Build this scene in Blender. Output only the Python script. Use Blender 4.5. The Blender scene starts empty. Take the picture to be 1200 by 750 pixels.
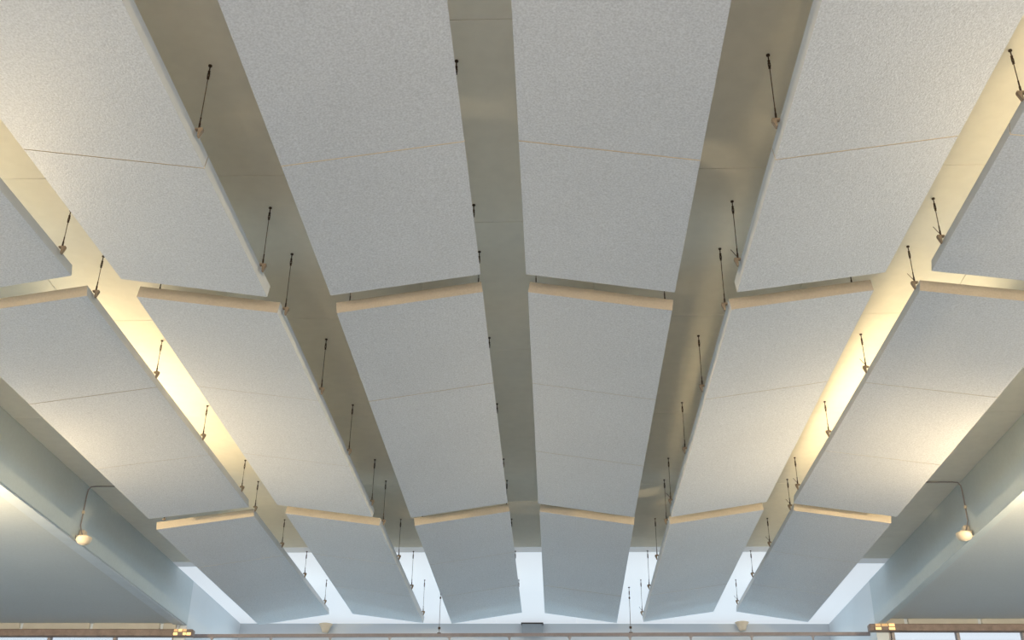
import bpy, bmesh, math, random
from mathutils import Vector, Matrix

# ------------------------------------------------------------------ camera
S = bpy.context.scene
COL = S.collection
W_PX, F_PX = 1200.0, 1295.4
PITCH, YAW, ROLL = 0.4921, -0.0444, 0.0112
cd = bpy.data.cameras.new('camera')
cd.sensor_width = 36.0
cd.lens = F_PX / W_PX * 36.0
cd.clip_end = 300
cam = bpy.data.objects.new('camera', cd)
COL.objects.link(cam)
# world axes of the camera: yaw about z, pitch up, roll about the view axis
cy, sy = math.cos(YAW), math.sin(YAW)
cp, sp = math.cos(PITCH), math.sin(PITCH)
def unyaw(x, y, z): return Vector((cy * x + sy * y, -sy * x + cy * y, z))
right0 = unyaw(1, 0, 0)
up0 = unyaw(0, -sp, cp)
fwd = unyaw(0, cp, sp)
cr, sr = math.cos(ROLL), math.sin(ROLL)
right = right0 * cr + up0 * sr
up = up0 * cr - right0 * sr
cam.matrix_world = Matrix((
    (right.x, up.x, -fwd.x, 0), (right.y, up.y, -fwd.y, 0), (right.z, up.z, -fwd.z, 0), (0, 0, 0, 1)))
S.camera = cam

# ------------------------------------------------------------------ world, lights, exposure
S.view_settings.view_transform = 'Standard'
S.view_settings.look = 'None'
S.view_settings.gamma = 1.0
S.view_settings.exposure = 0.0
wd = bpy.data.worlds.new('overcast_sky'); S.world = wd; wd.use_nodes = True
bg = wd.node_tree.nodes['Background']
bg.inputs['Color'].default_value = (0.78, 0.88, 1.0, 1); bg.inputs['Strength'].default_value = 1.0

_n = wd.node_tree.nodes; _l = wd.node_tree.links      # pale overcast sky over duller ground
_tc = _n.new('ShaderNodeTexCoord'); _sx = _n.new('ShaderNodeSeparateXYZ'); _mr = _n.new('ShaderNodeMapRange')
_mr.inputs['From Min'].default_value = -0.03; _mr.inputs['From Max'].default_value = 0.03
_mx = _n.new('ShaderNodeMix'); _mx.data_type = 'RGBA'
_mx.inputs['A'].default_value = (0.20, 0.25, 0.30, 1); _mx.inputs['B'].default_value = (0.86, 0.92, 1.0, 1)
_l.new(_tc.outputs['Generated'], _sx.inputs[0]); _l.new(_sx.outputs['Z'], _mr.inputs['Value'])
_l.new(_mr.outputs['Result'], _mx.inputs['Factor']); _l.new(_mx.outputs['Result'], bg.inputs['Color'])

def area(name, loc, sx, sy_, rot, col, power, spread=180):
    l = bpy.data.lights.new(name, 'AREA'); l.shape = 'RECTANGLE'; l.size = sx; l.size_y = sy_
    l.color = col; l.energy = power; l.spread = math.radians(spread)
    o = bpy.data.objects.new(name, l); COL.objects.link(o); o.location = loc; o.rotation_euler = rot
    return o
R90 = math.pi / 2
# daylight entering through the high part of the end window of the nave (faces the camera, -y)
area('daylight_end_window', (-0.52, 21.62, 3.65), 11.0, 0.9, (-R90, 0, 0), (0.55, 0.83, 1.0), 85)
# warm fill light added in the back window openings behind the camera (faces +y)
area('fill_back_windows', (-0.5, -5.8, 0.9), 18.0, 3.0, (R90, 0, 0), (1.0, 0.83, 0.66), 1330)
# cool fill light added along the outer walls of the aisles, out of view
area('fill_left_aisle', (-12.05, 8.0, 0.9), 2.2, 10.0, (0, -R90, 0), (0.50, 0.82, 1.0), 310)
area('fill_right_aisle', (11.05, 8.0, 0.9), 2.2, 10.0, (0, R90, 0), (0.50, 0.82, 1.0), 310)
# floodlights hung from the aisle ceilings just outside the beams: x, y, z, aim x, aim z, power
LAMPS = [(-7.6, 10.8, 3.60, -3.9, 5.8, 1700, 700), (6.6, 11.0, 3.40, 3.1, 5.8, 1700, 700),
         (-7.6, 5.4, 3.60, -3.9, 5.8, 450, 110), (6.6, 5.4, 3.40, 3.1, 5.8, 450, 110)]

# ------------------------------------------------------------------ helpers
def tag(o, label=None, cat=None, group=None, kind=None):
    if label: o['label'] = label
    if cat: o['category'] = cat
    if group: o['group'] = group
    if kind: o['kind'] = kind
    return o
def empty(name, loc=(0, 0, 0)):
    o = bpy.data.objects.new(name, None); COL.objects.link(o); o.location = loc; o.empty_display_size = 0.1
    return o
def mesh_of(name, bm, mats, smooth=False):
    me = bpy.data.meshes.new(name); bmesh.ops.recalc_face_normals(bm, faces=bm.faces)
    bm.to_mesh(me); bm.free()
    for m in (mats if isinstance(mats, (list, tuple)) else [mats]): me.materials.append(m)
    if smooth:
        for p in me.polygons: p.use_smooth = True
    return me
def link(name, me, parent=None, loc=(0, 0, 0)):
    o = bpy.data.objects.new(name, me); COL.objects.link(o); o.location = loc
    if parent: o.parent = parent
    return o
def obj(name, bm, mats, parent=None, loc=(0, 0, 0), smooth=False):
    return link(name, mesh_of(name, bm, mats, smooth), parent, loc)
def box(bm, x0, x1, y0, y1, z0, z1, mi=0, bev=0.0):
    r = bmesh.ops.create_cube(bm, size=1.0)
    for v in r['verts']:
        v.co = Vector(((x0 + x1) / 2 + v.co.x * (x1 - x0), (y0 + y1) / 2 + v.co.y * (y1 - y0), (z0 + z1) / 2 + v.co.z * (z1 - z0)))
    fs = {f for v in r['verts'] for f in v.link_faces}
    for f in fs: f.material_index = mi
    if bev:
        es = list({e for v in r['verts'] for e in v.link_edges})
        bmesh.ops.bevel(bm, geom=es, offset=bev, segments=1, affect='EDGES', profile=0.5)
    return bm
def nb(): return bmesh.new()
def cyl(bm, p0, p1, r0, r1=None, n=10, caps=True):
    p0, p1 = Vector(p0), Vector(p1); r1 = r0 if r1 is None else r1
    d = (p1 - p0).normalized()
    a = d.orthogonal().normalized(); b = d.cross(a)
    A = [bm.verts.new(p0 + (a * math.cos(t) + b * math.sin(t)) * r0) for t in [2 * math.pi * i / n for i in range(n)]]
    B = [bm.verts.new(p1 + (a * math.cos(t) + b * math.sin(t)) * r1) for t in [2 * math.pi * i / n for i in range(n)]]
    for i in range(n): bm.faces.new((A[i], A[(i + 1) % n], B[(i + 1) % n], B[i]))
    if caps: bm.faces.new(A[::-1]); bm.faces.new(B)
    return bm
def tube(bm, pts, r, n=8):
    pts = [Vector(p) for p in pts]; rings = []
    for i, p in enumerate(pts):
        d = (pts[min(i + 1, len(pts) - 1)] - pts[max(i - 1, 0)]).normalized()
        ref = Vector((0, 1, 0)) if abs(d.y) < .9 else Vector((1, 0, 0))
        a = d.cross(ref).normalized(); b = d.cross(a)
        rings.append([bm.verts.new(p + (a * math.cos(2 * math.pi * k / n) + b * math.sin(2 * math.pi * k / n)) * r) for k in range(n)])
    for A, B in zip(rings, rings[1:]):
        for i in range(n): bm.faces.new((A[i], A[(i + 1) % n], B[(i + 1) % n], B[i]))
    bm.faces.new(rings[0][::-1]); bm.faces.new(rings[-1])
    return bm
def lathe(bm, prof, n=24, c=(0, 0, 0)):
    rings = []
    for r, z in prof:
        rings.append([bm.verts.new((c[0] + r * math.cos(2 * math.pi * k / n), c[1] + r * math.sin(2 * math.pi * k / n), c[2] + z)) for k in range(n)])
    for A, B in zip(rings, rings[1:]):
        for i in range(n): bm.faces.new((A[i], A[(i + 1) % n], B[(i + 1) % n], B[i]))
    bm.faces.new(rings[0][::-1]); bm.faces.new(rings[-1])
    return bm

# ------------------------------------------------------------------ materials
def mat(name, col, rough=0.7, spec=0.3, metal=0.0, grain=None, blotch=None, bump=None, emit=None):
    m = bpy.data.materials.new(name); m.use_nodes = True; nt = m.node_tree; N = nt.nodes; L = nt.links
    b = N['Principled BSDF']
    b.inputs['Base Color'].default_value = (*col, 1); b.inputs['Roughness'].default_value = rough
    b.inputs['Specular IOR Level'].default_value = spec; b.inputs['Metallic'].default_value = metal
    tc = N.new('ShaderNodeTexCoord'); cur = None
    def layer(cur, scale, amt, detail):
        no = N.new('ShaderNodeTexNoise'); no.inputs['Scale'].default_value = scale; no.inputs['Detail'].default_value = detail
        L.new(tc.outputs['Object'], no.inputs['Vector'])
        mr = N.new('ShaderNodeMapRange'); mr.inputs['From Min'].default_value = 0.3; mr.inputs['From Max'].default_value = 0.7
        mr.inputs['To Min'].default_value = 1 - amt; mr.inputs['To Max'].default_value = 1 + amt
        L.new(no.outputs['Fac'], mr.inputs['Value'])
        mx = N.new('ShaderNodeVectorMath'); mx.operation = 'SCALE'
        if cur is None: mx.inputs[0].default_value = col
        else: L.new(cur, mx.inputs[0])
        L.new(mr.outputs['Result'], mx.inputs['Scale'])
        return mx.outputs['Vector']
    if blotch: cur = layer(cur, *blotch, 3)
    if grain: cur = layer(cur, *grain, 2)
    if cur is not None: L.new(cur, b.inputs['Base Color'])
    if bump:
        no = N.new('ShaderNodeTexNoise'); no.inputs['Scale'].default_value = bump[0]; no.inputs['Detail'].default_value = 3
        L.new(tc.outputs['Object'], no.inputs['Vector'])
        bp = N.new('ShaderNodeBump'); bp.inputs['Strength'].default_value = bump[1]; bp.inputs['Distance'].default_value = bump[2]
        L.new(no.outputs['Fac'], bp.inputs['Height']); L.new(bp.outputs['Normal'], b.inputs['Normal'])
    if emit:
        b.inputs['Emission Color'].default_value = (*emit[0], 1); b.inputs['Emission Strength'].default_value = emit[1]
    return m
M_BOARD = mat('acoustic_board_face', (0.655, 0.67, 0.705), 0.45, 0.45, grain=(75, 0.14), blotch=(0.9, 0.025), bump=(85, 0.6, 0.004))
M_SIDE = mat('board_painted_side', (0.58, 0.58, 0.58), 0.6, 0.3, blotch=(6, 0.03))
M_CUT = mat('board_raw_cut_edge', (0.50, 0.435, 0.345), 0.85, 0.1, grain=(60, 0.05), blotch=(3, 0.05))
M_ROOF = mat('roof_board_paint', (0.90, 0.88, 0.80), 0.75, 0.2, blotch=(0.7, 0.04), grain=(9, 0.02))
M_BEAM = mat('beam_plaster_paint', (0.57, 0.64, 0.67), 0.75, 0.25, blotch=(1.2, 0.03), grain=(25, 0.02), bump=(30, 0.15, 0.002))
M_AISLE = mat('aisle_plaster_paint', (0.58, 0.62, 0.645), 0.7, 0.25, blotch=(0.8, 0.02), grain=(40, 0.03), bump=(60, 0.2, 0.002))
M_TRIM = mat('pale_trim_paint', (0.62, 0.68, 0.74), 0.5, 0.3, blotch=(5, 0.04))
M_WALL = mat('wall_paint', (0.56, 0.60, 0.64), 0.8, 0.2, blotch=(1.0, 0.03))
M_FLOOR = mat('hall_floor_boards', (0.15, 0.17, 0.20), 0.45, 0.4, blotch=(2.0, 0.1))
M_ROD = mat('tarnished_rod_metal', (0.13, 0.085, 0.05), 0.5, 0.4, 0.6, blotch=(30, 0.2))
M_FIT = mat('dark_fitting_metal', (0.07, 0.045, 0.03), 0.5, 0.4, 0.5, blotch=(40, 0.2))
M_CLEAT = mat('raw_timber_cleat', (0.32, 0.25, 0.18), 0.8, 0.1, blotch=(30, 0.12))
M_CABLE = mat('grey_cable_sheath', (0.34, 0.30, 0.28), 0.6, 0.3, blotch=(12, 0.1))
M_CREAM = mat('cream_plastic', (0.78, 0.66, 0.50), 0.4, 0.4, blotch=(20, 0.03))
M_WOOD = mat('brown_timber_lintel', (0.26, 0.195, 0.165), 0.5, 0.4, blotch=(9, 0.18), grain=(60, 0.08))
M_FASCIA = mat('cream_fascia_board', (0.50, 0.47, 0.41), 0.6, 0.3, blotch=(4, 0.05))
M_RAIL = mat('grey_brown_rail_metal', (0.27, 0.235, 0.235), 0.5, 0.4, 0.2, blotch=(14, 0.08))
M_NET = mat('grey_net_tape', (0.36, 0.34, 0.36), 0.9, 0.1, blotch=(10, 0.08))
M_FRAME = mat('window_frame_paint', (0.40, 0.36, 0.36), 0.5, 0.3, blotch=(10, 0.06))
M_VENT = mat('grey_box_paint', (0.30, 0.33, 0.36), 0.6, 0.3, blotch=(8, 0.05))
M_AMBER = mat('amber_glint', (0.9, 0.6, 0.25), 0.3, 0.4, emit=((1.0, 0.62, 0.25), 1.15))  # glow imitates the warm reflection on the lintel ends
M_AMBERDIM = mat('amber_glint_dim', (0.6, 0.42, 0.22), 0.3, 0.4, emit=((1.0, 0.6, 0.28), 0.35))
M_JOINT = mat('beige_joint_strip', (0.95, 0.80, 0.58), 0.8, 0.1, blotch=(5, 0.04))
M_WALL_LIT = mat('wall_paint_lit', (0.71, 0.75, 0.78), 0.7, 0.25, blotch=(1.2, 0.02))  # lighter paint stands in for the light on the end side walls
M_TOP = mat('board_top_bounce', (0.86, 0.83, 0.74), 0.8, 0.1, blotch=(4, 0.03))  # unseen raft tops, made pale to throw light back onto the roof
M_GLOW = mat('roof_glow_white', (0.35, 0.35, 0.35), 0.5, 0.3, emit=((0.84, 0.92, 1.0), 0.66))  # glow stands in for light falling on the end of the roof
M_GLOWEDGE = mat('roof_glow_dim_edge', (0.50, 0.50, 0.50), 0.5, 0.3, emit=((0.84, 0.92, 1.0), 0.66 * .32))  # weaker glow where that roof light fades out
M_BULB = mat('lamp_diffuser', (1, .9, .7), 0.3, 0.4, emit=((1.0, 0.8, 0.5), 4.0))
def glass():
    m = bpy.data.materials.new('window_glass'); m.use_nodes = True; nt = m.node_tree; nt.nodes.clear()
    o = nt.nodes.new('ShaderNodeOutputMaterial'); t = nt.nodes.new('ShaderNodeBsdfTransparent'); g = nt.nodes.new('ShaderNodeBsdfGlossy')
    t.inputs['Color'].default_value = (.97, .99, 1, 1); g.inputs['Roughness'].default_value = .02
    x = nt.nodes.new('ShaderNodeMixShader'); x.inputs[0].default_value = 0.05
    nt.links.new(t.outputs[0], x.inputs[1]); nt.links.new(g.outputs[0], x.inputs[2]); nt.links.new(x.outputs[0], o.inputs[0])
    return m
M_GLASS = glass()

# ------------------------------------------------------------------ setting
FLOOR, ROOFZ = -1.6, 4.97
XL, XR = -6.26, 5.22          # inner faces of the two long beams
AL, AR = -12.2, 11.2          # outer walls of the aisles
YB, YA, YE = -6.2, 18.55, 21.8   # back wall, aisle end walls, nave end wall
BZ = 4.22                     # underside of the beams
ZA_L, ZA_R = 4.235, 4.32      # aisle ceilings
def struct(name, bm, m, parent=None):
    o = obj(name, bm, m, parent)
    if not parent: o['kind'] = 'structure'
    return o
tag(struct('floor', box(nb(), AL - .2, AR + .2, YB - .2, YE + .2, FLOOR - .15, FLOOR), M_FLOOR), 'plain hall floor far below the ceiling', 'floor')
# ceiling of the nave: boards butted with thin recessed joints
ceil = empty('ceiling', (0, 0, ROOFZ)); tag(ceil, 'pale flat board ceiling above the hanging rafts', 'ceiling', kind='structure')
bm = nb(); box(bm, XL - .2, XR + .2, YB - .2, YE + .2, .045, .2); obj('deck', bm, M_ROOF, ceil)
GLOW_START = {0: 17.75, 6: 17.6}      # where each strip of the added roof glow starts, else 16.95
strips = [(XL, -4.55, 0), (-4.55, -3.0, 0), (-3.0, -1.2, 0), (-1.2, .35, 1), (.35, 2.2, 0), (2.2, 3.6, 0), (3.6, XR, 0)]
for si, (a, b_, st) in enumerate(strips):
    y = -.1 - 2 * 2.325 - (1.63 if st else 0)
    ys = [YB]
    while y < YE:
        if y > YB + .1: ys.append(y)
        y += 2.325
    s0 = GLOW_START.get(si, 16.95)
    ys = [y for y in ys if y < s0 - .5] + [s0 - .28]
    for y0, y1 in zip(ys, ys[1:]):
        obj('board', box(nb(), a + .002, b_ - .002, y0 + .003, y1 - .003, 0, .05, bev=.002), M_ROOF, ceil)
for nm, a, b_, z, la in (('ceiling', AL, XL - .1, ZA_L, 'smooth plaster ceiling of the left aisle'), ('ceiling', XR + .1, AR, ZA_R, 'smooth plaster ceiling of the right aisle')):
    tag(struct(nm, box(nb(), a, b_, YB, YA + .1, z, z + .12), M_AISLE), la, 'ceiling')
# added glowing panels that imitate light on the roof by the end wall
sk = empty('roof_glow', (0, 0, ROOFZ)); tag(sk, 'glowing white strip standing in for light on the roof next to the end wall', 'glowing ceiling')
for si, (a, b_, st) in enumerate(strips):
    s0 = GLOW_START.get(si, 16.95)
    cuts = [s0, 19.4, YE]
    obj('dim_edge_glow', box(nb(), a + .001, b_ - .001, s0 - .28, s0 - .001, 0, .04, bev=.001), M_GLOWEDGE, sk)  # dimmer strip imitates the soft start of the roof light
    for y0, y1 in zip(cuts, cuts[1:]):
        obj('glow_panel', box(nb(), a + .001, b_ - .001, y0 + .001, y1 - .001, 0, .04, bev=.001), M_GLOW, sk)
# two long downstand beams
bl = empty('ceiling_beam', (XL, 8, BZ)); tag(bl, 'deep pale downstand beam running along the left side of the rafts', 'beam', 'long downstand beams')
obj('beam_casing', box(nb(), XL - .12, XL, YB, YA + .1, 0, ROOFZ + .2 - BZ, bev=.006), M_BEAM, bl).location = (-XL, -8, 0)
obj('edge_bead', box(nb(), XL - .20, XL - .02, YB, YA, -.016, 0, bev=.004), M_TRIM, bl).location = (-XL, -8, 0)
br = empty('ceiling_beam', (XR, 8, BZ)); tag(br, 'deep pale downstand beam running along the right side of the rafts', 'beam', 'long downstand beams')
obj('beam_casing', box(nb(), XR, XR + .12, YB, YA + .1, 0, ROOFZ + .2 - BZ, bev=.006), M_BEAM, br).location = (-XR, -8, 0)
# walls
for nm, a, zt, la in (('wall_left', AL - .2, 4.4, 'outer wall of the left aisle with an added long low window'), ('wall_right', AR, 4.5, 'outer wall of the right aisle with an added long low window')):
    bm = nb(); box(bm, a, a + .2, YB, YA, FLOOR, -.2); box(bm, a, a + .2, YB, YA, 2.0, zt)
    box(bm, a, a + .2, YB, 2.5, -.2, 2.0); box(bm, a, a + .2, 13.5, YA, -.2, 2.0)
    tag(struct(nm, bm, M_WALL), la, 'wall')
tag(struct('wall_left', box(nb(), XL - .2, XL, YA + .1, YE + .2, FLOOR, ROOFZ + .1), M_WALL_LIT), 'side wall painted as lit beyond the end of the left beam', 'wall')
tag(struct('wall_right', box(nb(), XR, XR + .2, YA + .1, YE + .2, FLOOR, ROOFZ + .1), M_WALL_LIT), 'side wall painted as lit beyond the end of the right beam', 'wall')
NW0, NW1 = -.4, 4.02           # nave window sill and head
bm = nb(); box(bm, XL, XR, YE, YE + .2, NW1, ROOFZ + .1); box(bm, XL, XR, YE, YE + .2, FLOOR, NW0)
tag(struct('wall_end', bm, M_WALL), 'grey wall band above the end windows of the nave', 'wall')
def window(name, label, x0, x1, y, z0, z1, xs, zs, fw=.05, fd=.06, mw=.05, tw=.05):
    w = empty(name, ((x0 + x1) / 2, y, z0)); tag(w, label, 'window', kind='structure')
    off = (-(x0 + x1) / 2, -y, -z0)
    bm = nb()
    box(bm, x0, x1, y - fd, y + fd, z0, z0 + fw); box(bm, x0, x1, y - fd, y + fd, z1 - fw, z1)
    box(bm, x0, x0 + fw, y - fd, y + fd, z0 + fw, z1 - fw); box(bm, x1 - fw, x1, y - fd, y + fd, z0 + fw, z1 - fw)
    obj('frame', bm, M_FRAME, w, off)
    for x in xs: obj('mullion', box(nb(), x - mw / 2, x + mw / 2, y - fd * .9, y + fd * .9, z0 + fw, z1 - fw, bev=.006), M_FRAME, w, off)
    for z in zs: obj('transom', box(nb(), x0 + fw, x1 - fw, y - fd * .8, y + fd * .8, z - tw / 2, z + tw / 2), M_FRAME, w, off)
    ex = [x0 + fw] + [x for x in xs] + [x1 - fw]; ez = [z0 + fw] + list(zs) + [z1 - fw]
    for i in range(len(ex) - 1):
        for j in range(len(ez) - 1):
            obj('pane', box(nb(), ex[i] + .002, ex[i + 1] - .002, y - .004, y + .004, ez[j] + .002, ez[j + 1] - .002), M_GLASS, w, off)
    return w
window('window_1', 'wide nave window below the grey end wall band', XL, XR, YE + .1, NW0, NW1, [XL + 1.148 * k for k in range(1, 10)], [1.6])
LLZ, RLZ = 4.01, 4.11          # undersides of the lintels
lx = [-7.47, -8.59, -9.72, -9.97, -10.84, -11.6]
window('window_2', 'bright window under the brown lintel at lower left', AL, XL - .2, YA + .15, -.4, LLZ + .05, lx, [3.86, 1.6], fw=.022, mw=.05)
rx = [5.49, 6.54, 7.60, 8.66, 9.72]
window('window_3', 'bright window under the brown lintel at lower right', XR + .2, AR, YA + .15, -.4, RLZ + .05, rx, [3.95, 1.6], fw=.022, mw=.05, tw=.09)
for nm, a, b_, la in (('wall_left', AL, XL - .2, 'wall below the left aisle window'), ('wall_right', XR + .2, AR, 'wall below the right aisle window')):
    tag(struct(nm, box(nb(), a, b_, YA, YA + .2, FLOOR, -.4), M_WALL), la, 'wall')
# back wall with window openings added for the warm fill light
bm = nb(); box(bm, AL - .2, AR + .2, YB - .2, YB, FLOOR, -.6); box(bm, AL - .2, AR + .2, YB - .2, YB, 2.5, ROOFZ + .1)
box(bm, AL - .2, -9.5, YB - .2, YB, -.6, 2.5); box(bm, 8.5, AR + .2, YB - .2, YB, -.6, 2.5)
tag(struct('wall_back', bm, M_WALL), 'wall behind the camera with an added long window opening', 'wall')
window('added_window_4', 'long window added behind the camera', -9.5, 8.5, YB - .1, -.6, 2.5, [-9.5 + 1.5 * k for k in range(1, 12)], [])

def added_side_window(name, label, x):  # window added out of view to house the aisle fill light
    w = empty(name, (x, 8.0, -.2)); tag(w, label, 'window', kind='structure')
    bm = nb(); box(bm, -.05, .05, -5.5, 5.5, 0, .05); box(bm, -.05, .05, -5.5, 5.5, 2.15, 2.2)
    box(bm, -.05, .05, -5.5, -5.45, .05, 2.15); box(bm, -.05, .05, 5.45, 5.5, .05, 2.15); obj('frame', bm, M_FRAME, w)
    for k in range(1, 8): obj('mullion', box(nb(), -.045, .045, -5.5 + k * 1.375 - .025, -5.5 + k * 1.375 + .025, .05, 2.15), M_FRAME, w)
    for k in range(8): obj('pane', box(nb(), -.004, .004, -5.47 + k * 1.375, -4.155 + k * 1.375, .052, 2.148), M_GLASS, w)
added_side_window('added_window_5', 'unseen long low window added in the outer wall of the left aisle', AL - .12)
added_side_window('added_window_6', 'unseen long low window added in the outer wall of the right aisle', AR + .12)

# brown lintels with their cream fascia boards and glowing tiles imitating a warm reflection on the inner end
def lintel(x0, x1, zb, zt, zc, joints, label, lamp):  # lamp: x span of the glowing tiles that imitate the reflection
    t = empty('window_lintel', ((x0 + x1) / 2, YA, zb)); tag(t, label, 'lintel', 'timber lintels over the aisle windows')
    off = (-(x0 + x1) / 2, -YA, -zb)
    obj('lintel_beam', box(nb(), x0, x1, YA - .05, YA + .09, zb, zt, bev=.012), M_WOOD, t, off)
    e = [max(x0, XR + .12) if x0 > 0 else x0] + joints + [x1 if x0 > 0 else XL - .12]; e.sort()
    for a, b_ in zip(e, e[1:]):
        obj('fascia_board', box(nb(), a + .03, b_ - .03, YA - .01, YA + .04, zt, zc, bev=.01), M_FASCIA, t, off)
    obj('fascia_backing', box(nb(), e[0], e[-1], YA + .03, YA + .09, zt, zc), M_TRIM, t, off)
    a, b_ = lamp  # span of the reflection, built as glowing tiles without a real lamp
    L = empty('lintel_glint', ((a + b_) / 2, YA - .05, zb)); off2 = (-(a + b_) / 2, -(YA - .05), -zb)
    tag(L, 'glowing amber tiles imitating a reflection on the inner end of the %s lintel' % ('left' if x0 < 0 else 'right'), 'lamp', 'glowing reflections on the lintels')  # no real lamp, the tiles stand in for a reflection
    obj('glint_backing', box(nb(), a, b_, YA - .068, YA - .0505, zb + .006, zt - .006, bev=.003), M_WOOD, L, off2)
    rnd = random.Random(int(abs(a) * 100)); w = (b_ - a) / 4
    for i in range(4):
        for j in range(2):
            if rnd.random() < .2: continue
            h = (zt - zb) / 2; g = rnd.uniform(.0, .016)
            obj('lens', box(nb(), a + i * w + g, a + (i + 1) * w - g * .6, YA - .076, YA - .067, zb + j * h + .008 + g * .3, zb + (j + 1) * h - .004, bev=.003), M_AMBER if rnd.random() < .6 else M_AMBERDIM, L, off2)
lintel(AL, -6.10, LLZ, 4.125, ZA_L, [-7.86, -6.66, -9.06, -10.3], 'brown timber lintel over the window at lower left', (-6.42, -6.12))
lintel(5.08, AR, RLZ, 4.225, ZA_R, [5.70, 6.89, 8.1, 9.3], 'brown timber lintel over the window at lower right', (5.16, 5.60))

# ------------------------------------------------------------------ hanging rafts
CORN = {
    'R1A':[(-5.148,2.420,4.333), (-4.083,2.420,4.511), (-5.148,7.634,4.333), (-3.910,7.573,4.511)],
    'R1B':[(-3.682,2.420,4.511), (-2.339,2.420,4.333), (-3.525,7.636,4.511), (-2.308,7.644,4.333)],
    'R1C':[(-1.817,2.420,4.333), (-0.585,2.420,4.511), (-1.792,7.633,4.333), (-0.595,7.629,4.511)],
    'R1D':[(-0.228,2.420,4.511), (0.973,2.420,4.333), (-0.231,7.631,4.511), (0.946,7.641,4.333)],
    'R1E':[(1.452,2.420,4.333), (2.702,2.420,4.511), (1.437,7.647,4.333), (2.621,7.665,4.511)],
    'R1F':[(2.977,2.420,4.511), (4.169,2.420,4.333), (2.982,7.656,4.511), (4.169,7.634,4.333)],
    'R2A':[(-5.148,7.937,4.333), (-3.913,7.906,4.511), (-5.148,13.286,4.333), (-3.916,13.370,4.511)],
    'R2B':[(-3.499,7.929,4.511), (-2.287,7.912,4.333), (-3.532,13.287,4.511), (-2.302,13.243,4.333)],
    'R2C':[(-1.796,7.927,4.333), (-0.596,7.914,4.511), (-1.824,13.271,4.333), (-0.616,13.237,4.511)],
    'R2D':[(-0.223,7.923,4.511), (0.952,7.941,4.333), (-0.236,13.264,4.511), (0.954,13.272,4.333)],
    'R2E':[(1.431,7.932,4.333), (2.603,7.951,4.511), (1.411,13.276,4.333), (2.592,13.237,4.511)],
    'R2F':[(2.979,7.969,4.511), (4.169,7.937,4.333), (2.934,13.295,4.511), (4.169,13.286,4.333)],
    'R3A':[(-5.198,13.734,4.333), (-3.941,13.737,4.511), (-5.164,19.115,4.333), (-3.955,19.102,4.511)],
    'R3B':[(-3.506,13.626,4.511), (-2.271,13.589,4.333), (-3.538,19.058,4.511), (-2.297,18.957,4.333)],
    'R3C':[(-1.815,13.592,4.333), (-0.605,13.570,4.511), (-1.815,18.999,4.333), (-0.615,18.952,4.511)],
    'R3D':[(-0.224,13.574,4.511), (0.966,13.580,4.333), (-0.229,18.987,4.511), (0.988,18.943,4.333)],
    'R3E':[(1.425,13.549,4.333), (2.604,13.533,4.511), (1.432,18.860,4.333), (2.619,18.884,4.511)],
    'R3F':[(2.985,13.570,4.511), (4.169,13.547,4.333), (3.000,18.883,4.511), (4.174,18.868,4.333)],
}
THK = 0.10
def quad_board(c, rid):
    """c: near-left, near-right, far-left, far-right bottom corners; slot 0 face, 1 long sides, 2 cut ends"""
    bm = nb(); b = [bm.verts.new(p) for p in c]; sl = (c[1].z - c[0].z) / (c[1].x - c[0].x)
    nrm = Vector((-sl, 0, 1)).normalized() * THK; t = [bm.verts.new(p + nrm) for p in c]
    q = [((b[0], b[2], b[3], b[1]), 0), ((t[0], t[1], t[3], t[2]), 3), ((b[0], b[1], t[1], t[0]), 2), ((b[2], t[2], t[3], b[3]), 2),
         ((b[0], t[0], t[2], b[2]), 1), ((b[1], b[3], t[3], t[1]), 1)]
    for f, mi in q: bm.faces.new(f).material_index = mi
    return bm
def hanger_meshes(length, key):
    L = length
    rod = mesh_of('hanger', cyl(nb(), (0, 0, .0), (0, 0, L), .0032, n=6), M_ROD)
    bm = nb(); cyl(bm, (0, 0, L - .008), (0, 0, L), .013, n=10); cyl(bm, (0, 0, L - .05), (0, 0, L - .006), .0045, n=8)
    anchor = mesh_of('anchor', bm, M_FIT)
    bm = nb(); cyl(bm, (0, 0, L - .075), (0, 0, L - .05), .007, .009, n=8); cyl(bm, (0, 0, L - .115), (0, 0, L - .095), .009, .006, n=8)
    cyl(bm, (.007, 0, L - .1), (.007, 0, L - .07), .003, n=5); cyl(bm, (-.007, 0, L - .1), (-.007, 0, L - .07), .003, n=5)
    turn = mesh_of('turnbuckle', bm, M_FIT)
    bm = nb(); cyl(bm, (0, 0, .0), (0, 0, .055), .008, .007, n=8); cyl(bm, (0, 0, .055), (0, 0, .10), .005, n=8)
    cyl(bm, (-.016, 0, .012), (.016, 0, .012), .006, n=6)
    clamp = mesh_of('rod_clamp', bm, M_FIT)
    bm = nb(); cyl(bm, (0, 0, .02), (-.05, -.01, .085), .0028, n=5)
    tail = mesh_of('wire_tail', bm, M_ROD)
    return rod, anchor, turn, clamp, tail
HM = {}
def cleat_mesh(sgn):
    """small folded bracket hooked over the edge of the raft"""
    bm = nb(); q = [(-.02, .012), (.034, .012), (.034, -.004), (.012, -.055), (.004, -.055), (.004, 0), (-.02, 0)]
    A = [bm.verts.new((sgn * x, -.014, z)) for x, z in q]; B = [bm.verts.new((sgn * x, .014, z)) for x, z in q]
    bm.faces.new(A); bm.faces.new(B[::-1])
    for i in range(7): bm.faces.new((A[i], B[i], B[(i + 1) % 7], A[(i + 1) % 7]))
    return mesh_of('cleat', bm, M_CLEAT)
CL = {1: cleat_mesh(1), -1: cleat_mesh(-1)}
def flat_block():
    return mesh_of('cleat', box(nb(), -.018, .018, -.02, .02, 0, .012, bev=.002), M_CLEAT)
CLB = flat_block()
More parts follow.
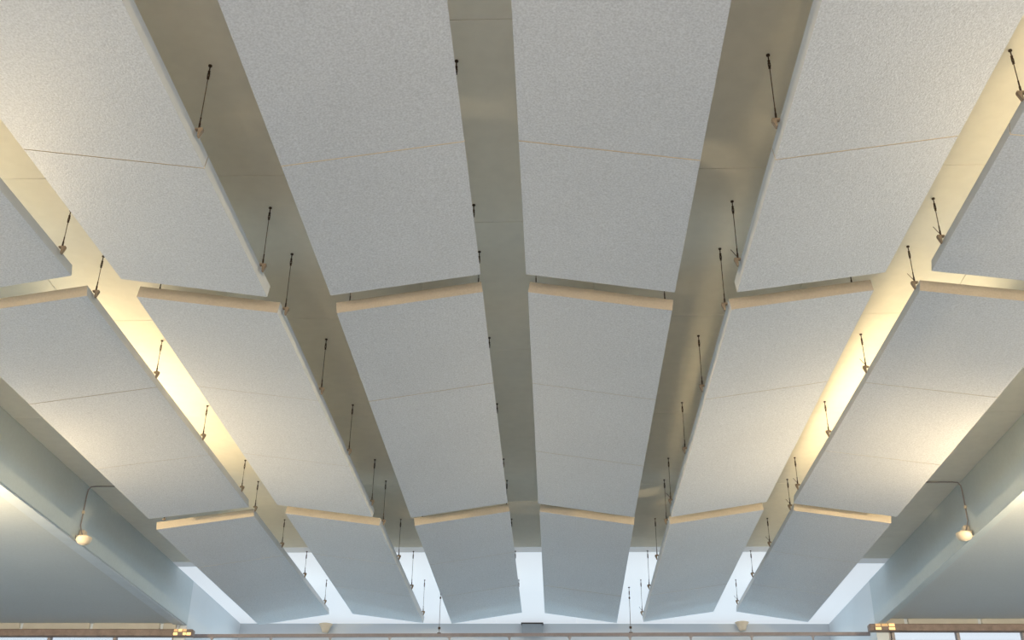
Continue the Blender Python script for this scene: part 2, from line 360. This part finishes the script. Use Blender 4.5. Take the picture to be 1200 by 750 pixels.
INSET = {'A': (.10, -.015), 'B': (.15, -.034), 'C': (.08, .045), 'D': (.065, .045), 'E': (-.034, .15), 'F': (-.012, .10)}
YN = {'1': 2.34, '2': 7.937, '3': 13.6}
HY = (.08, 1.68, 3.28, 4.97)
rowtxt = {'1': 'in the row nearest the camera', '2': 'in the middle row', '3': 'in the farthest row'}
coltxt = {'A': 'leftmost white acoustic raft beside the left beam', 'B': 'second white acoustic raft from the left', 'C': 'white acoustic raft just left of the middle gap',
          'D': 'white acoustic raft just right of the middle gap', 'E': 'second white acoustic raft from the right', 'F': 'rightmost white acoustic raft beside the right beam'}
rnd = random.Random(4)
for key, pts in CORN.items():
    row, k = key[1], key[2]
    P = [Vector(p) for p in pts]; base = (P[0] + P[1] + P[2] + P[3]) / 4
    base.z += THK
    r = empty('acoustic_raft', base)
    tag(r, '%s %s' % (coltxt[k], rowtxt[row]), 'ceiling raft', 'suspended acoustic rafts')
    for i in range(3):
        gp = .0010 if row == '1' else .0005
        g0, g1 = (i / 3 + (gp if i else 0)), ((i + 1) / 3 - (gp if i < 2 else 0))
        dz = Vector((0, 0, rnd.uniform(-.0015, .0015)))
        c = [P[0].lerp(P[2], g0), P[1].lerp(P[3], g0), P[0].lerp(P[2], g1), P[1].lerp(P[3], g1)]
        obj('board', quad_board([p - base + dz for p in c], 0), [M_BOARD, M_SIDE, M_CUT, M_TOP], r)
        if i and row == '1':
            fz = Vector((0, 0, .004)); fy = Vector((0, .006, 0)); c = [P[0].lerp(P[2], i / 3) - fy, P[1].lerp(P[3], i / 3) - fy, P[0].lerp(P[2], i / 3) + fy, P[1].lerp(P[3], i / 3) + fy]
            bm = nb(); A = [bm.verts.new(p - base + fz) for p in c]; B = [bm.verts.new(p - base + fz * 4) for p in c]
            for q in ((A[0], A[2], A[3], A[1]), (B[0], B[1], B[3], B[2]), (A[0], A[1], B[1], B[0]), (A[2], B[2], B[3], A[3]), (A[0], B[0], B[2], A[2]), (A[1], A[3], B[3], B[1])): bm.faces.new(q)
            obj('joint_strip', bm, M_JOINT, r)
    for s in (0, 1):
        for h, hy in enumerate(HY):
            y = YN[row] + hy
            if y < 3.5: continue
            n_, f_ = P[s], P[s + 2]; t = (y - n_.y) / (f_.y - n_.y); e = n_.lerp(f_, t)
            ins = INSET[k][s]; o_, of = P[1 - s], P[3 - s]; oo = o_.lerp(of, t)
            wdt = abs(oo.x - e.x); z = e.z + (oo.z - e.z) * ins / wdt + THK
            x = e.x + (ins if s == 0 else -ins)
            L = ROOFZ - z - .0015; lk = round(L, 3)
            if lk not in HM: HM[lk] = hanger_meshes(lk, lk)
            rod, anchor, turn, clamp, tail = HM[lk]
            loc = Vector((x, y, z)) - base
            hobj = link('hanger', rod, r, loc)
            link('anchor', anchor, hobj); link('turnbuckle', turn, hobj); link('rod_clamp', clamp, hobj)
            if (k in 'F' and h != 2) or (k == 'E' and h == 3 and s == 0): link('wire_tail', tail, hobj)
            if ins < 0: link('cleat', CL[1 if s else -1], hobj, (-.004 if s else .004, 0, -.002))
            else: link('cleat', CLB, hobj)

# ------------------------------------------------------------------ detectors on the beams
def detector(x, y, sg, z, ztop, xraft, label):
    d = empty('detector', (x, y, z)); tag(d, label, 'detector', 'cream dome detectors on the beams')
    lathe_bm = lathe(nb(), [(.02, -.085), (.05, -.08), (.078, -.062), (.096, -.03), (.1, .0), (.1, .012), (.085, .018), (.02, .02)], 28)
    o = obj('dome', lathe_bm, M_CREAM, d, (sg * .10, 0, .02), smooth=True)
    obj('lens', lathe(nb(), [(.014, -.089), (.022, -.086), (.024, -.078)], 16), M_CREAM, d, (sg * .10, 0, .02), smooth=True)
    bm = nb(); box(bm, *sorted((sg * .001, sg * .075)), .03, .13, .035, .15, bev=.012); obj('mount', bm, M_CREAM, d)
    bm = nb(); box(bm, *sorted((sg * .001, sg * .15)), -.03, .03, .04, .06, bev=.004); obj('bracket_arm', bm, M_CREAM, d)
    H = ztop - z
    pts = [(sg * (xraft), 0.02, H - .013)] + [(sg * .12, .02, H - .013), (sg * .05, .02, H - .02), (sg * .02, .02, H - .06), (sg * .014, .02, H - .14)]
    pts += [(sg * .014, .02, .32), (sg * .016, .015, .2), (sg * .05, .01, .1), (sg * .08, 0, .045)]
    obj('cable', tube(nb(), pts, .0085), M_CABLE, d, smooth=True)
    obj('cable_clip', box(nb(), *sorted((sg * .001, sg * .028)), 0, .04, .36, .40, bev=.004), M_CREAM, d)
detector(XL, 13.80, 1, 4.22, ROOFZ, 1.25, 'cream dome detector with cable on the left beam')
detector(XR, 13.76, -1, 4.24, ROOFZ, 1.2, 'cream dome detector with cable on the right beam')

# ------------------------------------------------------------------ net track and its rods at the far end
TY = 19.05
tr = empty('net_track', (-.5, TY, 4.12)); tag(tr, 'thin grey brown net track spanning the nave before the end wall', 'rail')
off = (.5, -TY, -4.12)
def rz(x): return 4.128 + .0045 * x       # the rail hangs very slightly out of level
bm = nb()
vs = []
for x in (XL + .002, XR - .002):
    for y, z in ((-.025, 0), (.025, 0), (.025, .056), (-.025, .056)): vs.append(bm.verts.new((x, TY + y, rz(x) + z)))
for i in range(4): bm.faces.new((vs[i], vs[(i + 1) % 4], vs[4 + (i + 1) % 4], vs[4 + i]))
bm.faces.new(vs[:4][::-1]); bm.faces.new(vs[4:])
obj('track', bm, M_RAIL, tr, off)
car = [-5.93 + 1.02 * k for k in range(0, 11)]
for x in car:
    bm = nb(); cyl(bm, (x, TY, rz(x) - .10), (x, TY, rz(x) + .0), .012, .02, n=8); box(bm, x - .03, x + .03, TY - .01, TY + .01, rz(x) - .02, rz(x) + .004)
    obj('carrier', bm, M_FRAME, tr, off)
for x in (-2.03, 1.225):
    bm = nb(); cyl(bm, (x, TY - .0, rz(x) + .05), (x, TY, ROOFZ - .001), .0045, n=6)
    h = obj('track_rod', bm, M_ROD, tr, off)
    obj('anchor', cyl(nb(), (x, TY, ROOFZ - .011), (x, TY, ROOFZ - .001), .018, n=10), M_FIT, h)
    obj('turnbuckle', cyl(nb(), (x, TY, ROOFZ - .13), (x, TY, ROOFZ - .07), .009, n=8), M_FIT, h)
    obj('lock_nut', cyl(nb(), (x, TY, ROOFZ - .20), (x, TY, ROOFZ - .17), .015, .012, n=8), M_FIT, h)
    bm = nb(); cyl(bm, (x, TY, rz(x) + .13), (x, TY, rz(x) + .165), .022, n=10); box(bm, x - .03, x + .03, TY - .02, TY + .02, rz(x) + .05, rz(x) + .07)
    obj('rod_clamp', bm, M_FIT, h)
# net with a hemmed tape that hangs in shallow scallops between the carriers
nt_ = empty('divider_net', (-.5, TY, FLOOR)); tag(nt_, 'grey divider net with tape hem hanging from the track', 'net'); off = (.5, -TY, -FLOOR)
def hem(x):
    for a, b_ in zip([XL + .03] + car, car + [XR - .03]):
        if a <= x <= b_:
            t = (x - a) / max(1e-6, b_ - a); return rz(x) - .108 - .022 * (1 - (2 * t - 1) ** 4)
    return rz(x) - .12
bm = nb(); N_ = 200; rowT = []; rowB = []
for i in range(N_ + 1):
    x = XL + .04 + (XR - XL - .08) * i / N_; h = hem(x)
    for yy, zz, lst in ((-.004, 0, rowT), (-.004, -.06, rowB)): lst.append((bm.verts.new((x, TY + yy, h + zz)), bm.verts.new((x, TY + .004, h + zz))))
for i in range(N_):
    bm.faces.new((rowT[i][0], rowT[i + 1][0], rowB[i + 1][0], rowB[i][0])); bm.faces.new((rowT[i][1], rowT[i + 1][1], rowB[i + 1][1], rowB[i][1]))
    bm.faces.new((rowT[i][0], rowT[i + 1][0], rowT[i + 1][1], rowT[i][1])); bm.faces.new((rowB[i][0], rowB[i + 1][0], rowB[i + 1][1], rowB[i][1]))
obj('hem_tape', bm, M_NET, nt_, off)
bm = nb()
x = XL + .1
while x < XR - .05:
    box(bm, x - .0015, x + .0015, TY - .0015, TY + .0015, FLOOR + .02, hem(x) - .03); x += .16
z = FLOOR + .1
while z < 3.95:
    box(bm, XL + .04, XR - .04, TY - .0015, TY + .0015, z - .0015, z + .0015); z += .16
g = obj('net_cords', bm, M_NET, nt_, off); g['kind'] = 'stuff'

# ------------------------------------------------------------------ end wall fittings
v = empty('vent_box', (-.505, YE, 4.72)); tag(v, 'small grey box on the end wall in line with the middle gap', 'vent box')
obj('casing', box(nb(), -.2, .2, -.16, 0, 0, .22, bev=.01), M_VENT, v)
obj('top_flange', box(nb(), -.215, .215, -.175, 0, .22, .235, bev=.003), M_FIT, v)
def cone(x, z, label):
    c = empty('wall_uplight', (x, YE, z)); tag(c, label, 'light fitting', 'bowl lights on the end wall')
    obj('bowl', lathe(nb(), [(.02, -.16), (.06, -.155), (.075, -.11), (.10, -.05), (.135, -.005), (.135, 0), (.12, 0), (.08, -.09), (.02, -.13)], 24), M_CREAM, c, (0, -.15, 0), smooth=True)
    obj('bracket', box(nb(), -.03, .03, -.10, 0, -.14, -.08, bev=.006), M_CREAM, c)
cone(-4.53, 4.925, 'cream bowl shaped light on the end wall toward the left')
cone(3.53, 4.965, 'cream bowl shaped light on the end wall toward the right')

# ------------------------------------------------------------------ warm floodlights hung in the aisles
for x, y, z, ax, az, pw, ps in LAMPS:
    zc = ZA_L if x < 0 else ZA_R
    t = empty('floodlight', (x, y, zc)); off = (-x, -y, -zc)
    tag(t, 'warm floodlight hung in the %s aisle %s' % ('left' if x < 0 else 'right', 'opposite the middle row of rafts' if y > 8 else 'opposite the nearest row of rafts'), 'ceiling lamp', 'aisle floodlights')
    d = Vector((ax - x, 0, az - z)).normalized(); c = Vector((x, y, z))
    obj('ceiling_plate', box(nb(), x - .09, x + .09, y - .09, y + .09, zc - .02, zc, bev=.004), M_FRAME, t, off)
    obj('stem', cyl(nb(), (x - d.x * .14, y, zc - .02), (x - d.x * .14, y, z - .12), .014, n=10), M_FRAME, t, off)
    obj('housing', cyl(nb(), c - d * .22, c - d * .03, .07, .12, n=24), M_FRAME, t, off)
    obj('lens', cyl(nb(), c - d * .03, c - d * .015, .11, n=24), M_BULB, t, off)
    l = bpy.data.lights.new('lamp_light', 'SPOT'); l.energy = pw; l.color = (1.0, 0.765, 0.44); l.shadow_soft_size = .12
    l.spot_size = math.radians(84); l.spot_blend = 1.0
    lo = bpy.data.objects.new('lamp_light', l); COL.objects.link(lo); lo.parent = t
    sp = bpy.data.lights.new('spill_light', 'POINT'); sp.energy = ps; sp.color = (1.0, 0.765, 0.44); sp.shadow_soft_size = .1
    so = bpy.data.objects.new('spill_light', sp); COL.objects.link(so); so.parent = t; so.location = c + d * .12 - Vector((x, y, zc))
    lo.location = c - Vector((x, y, zc)); lo.rotation_euler = d.to_track_quat('-Z', 'Y').to_euler()
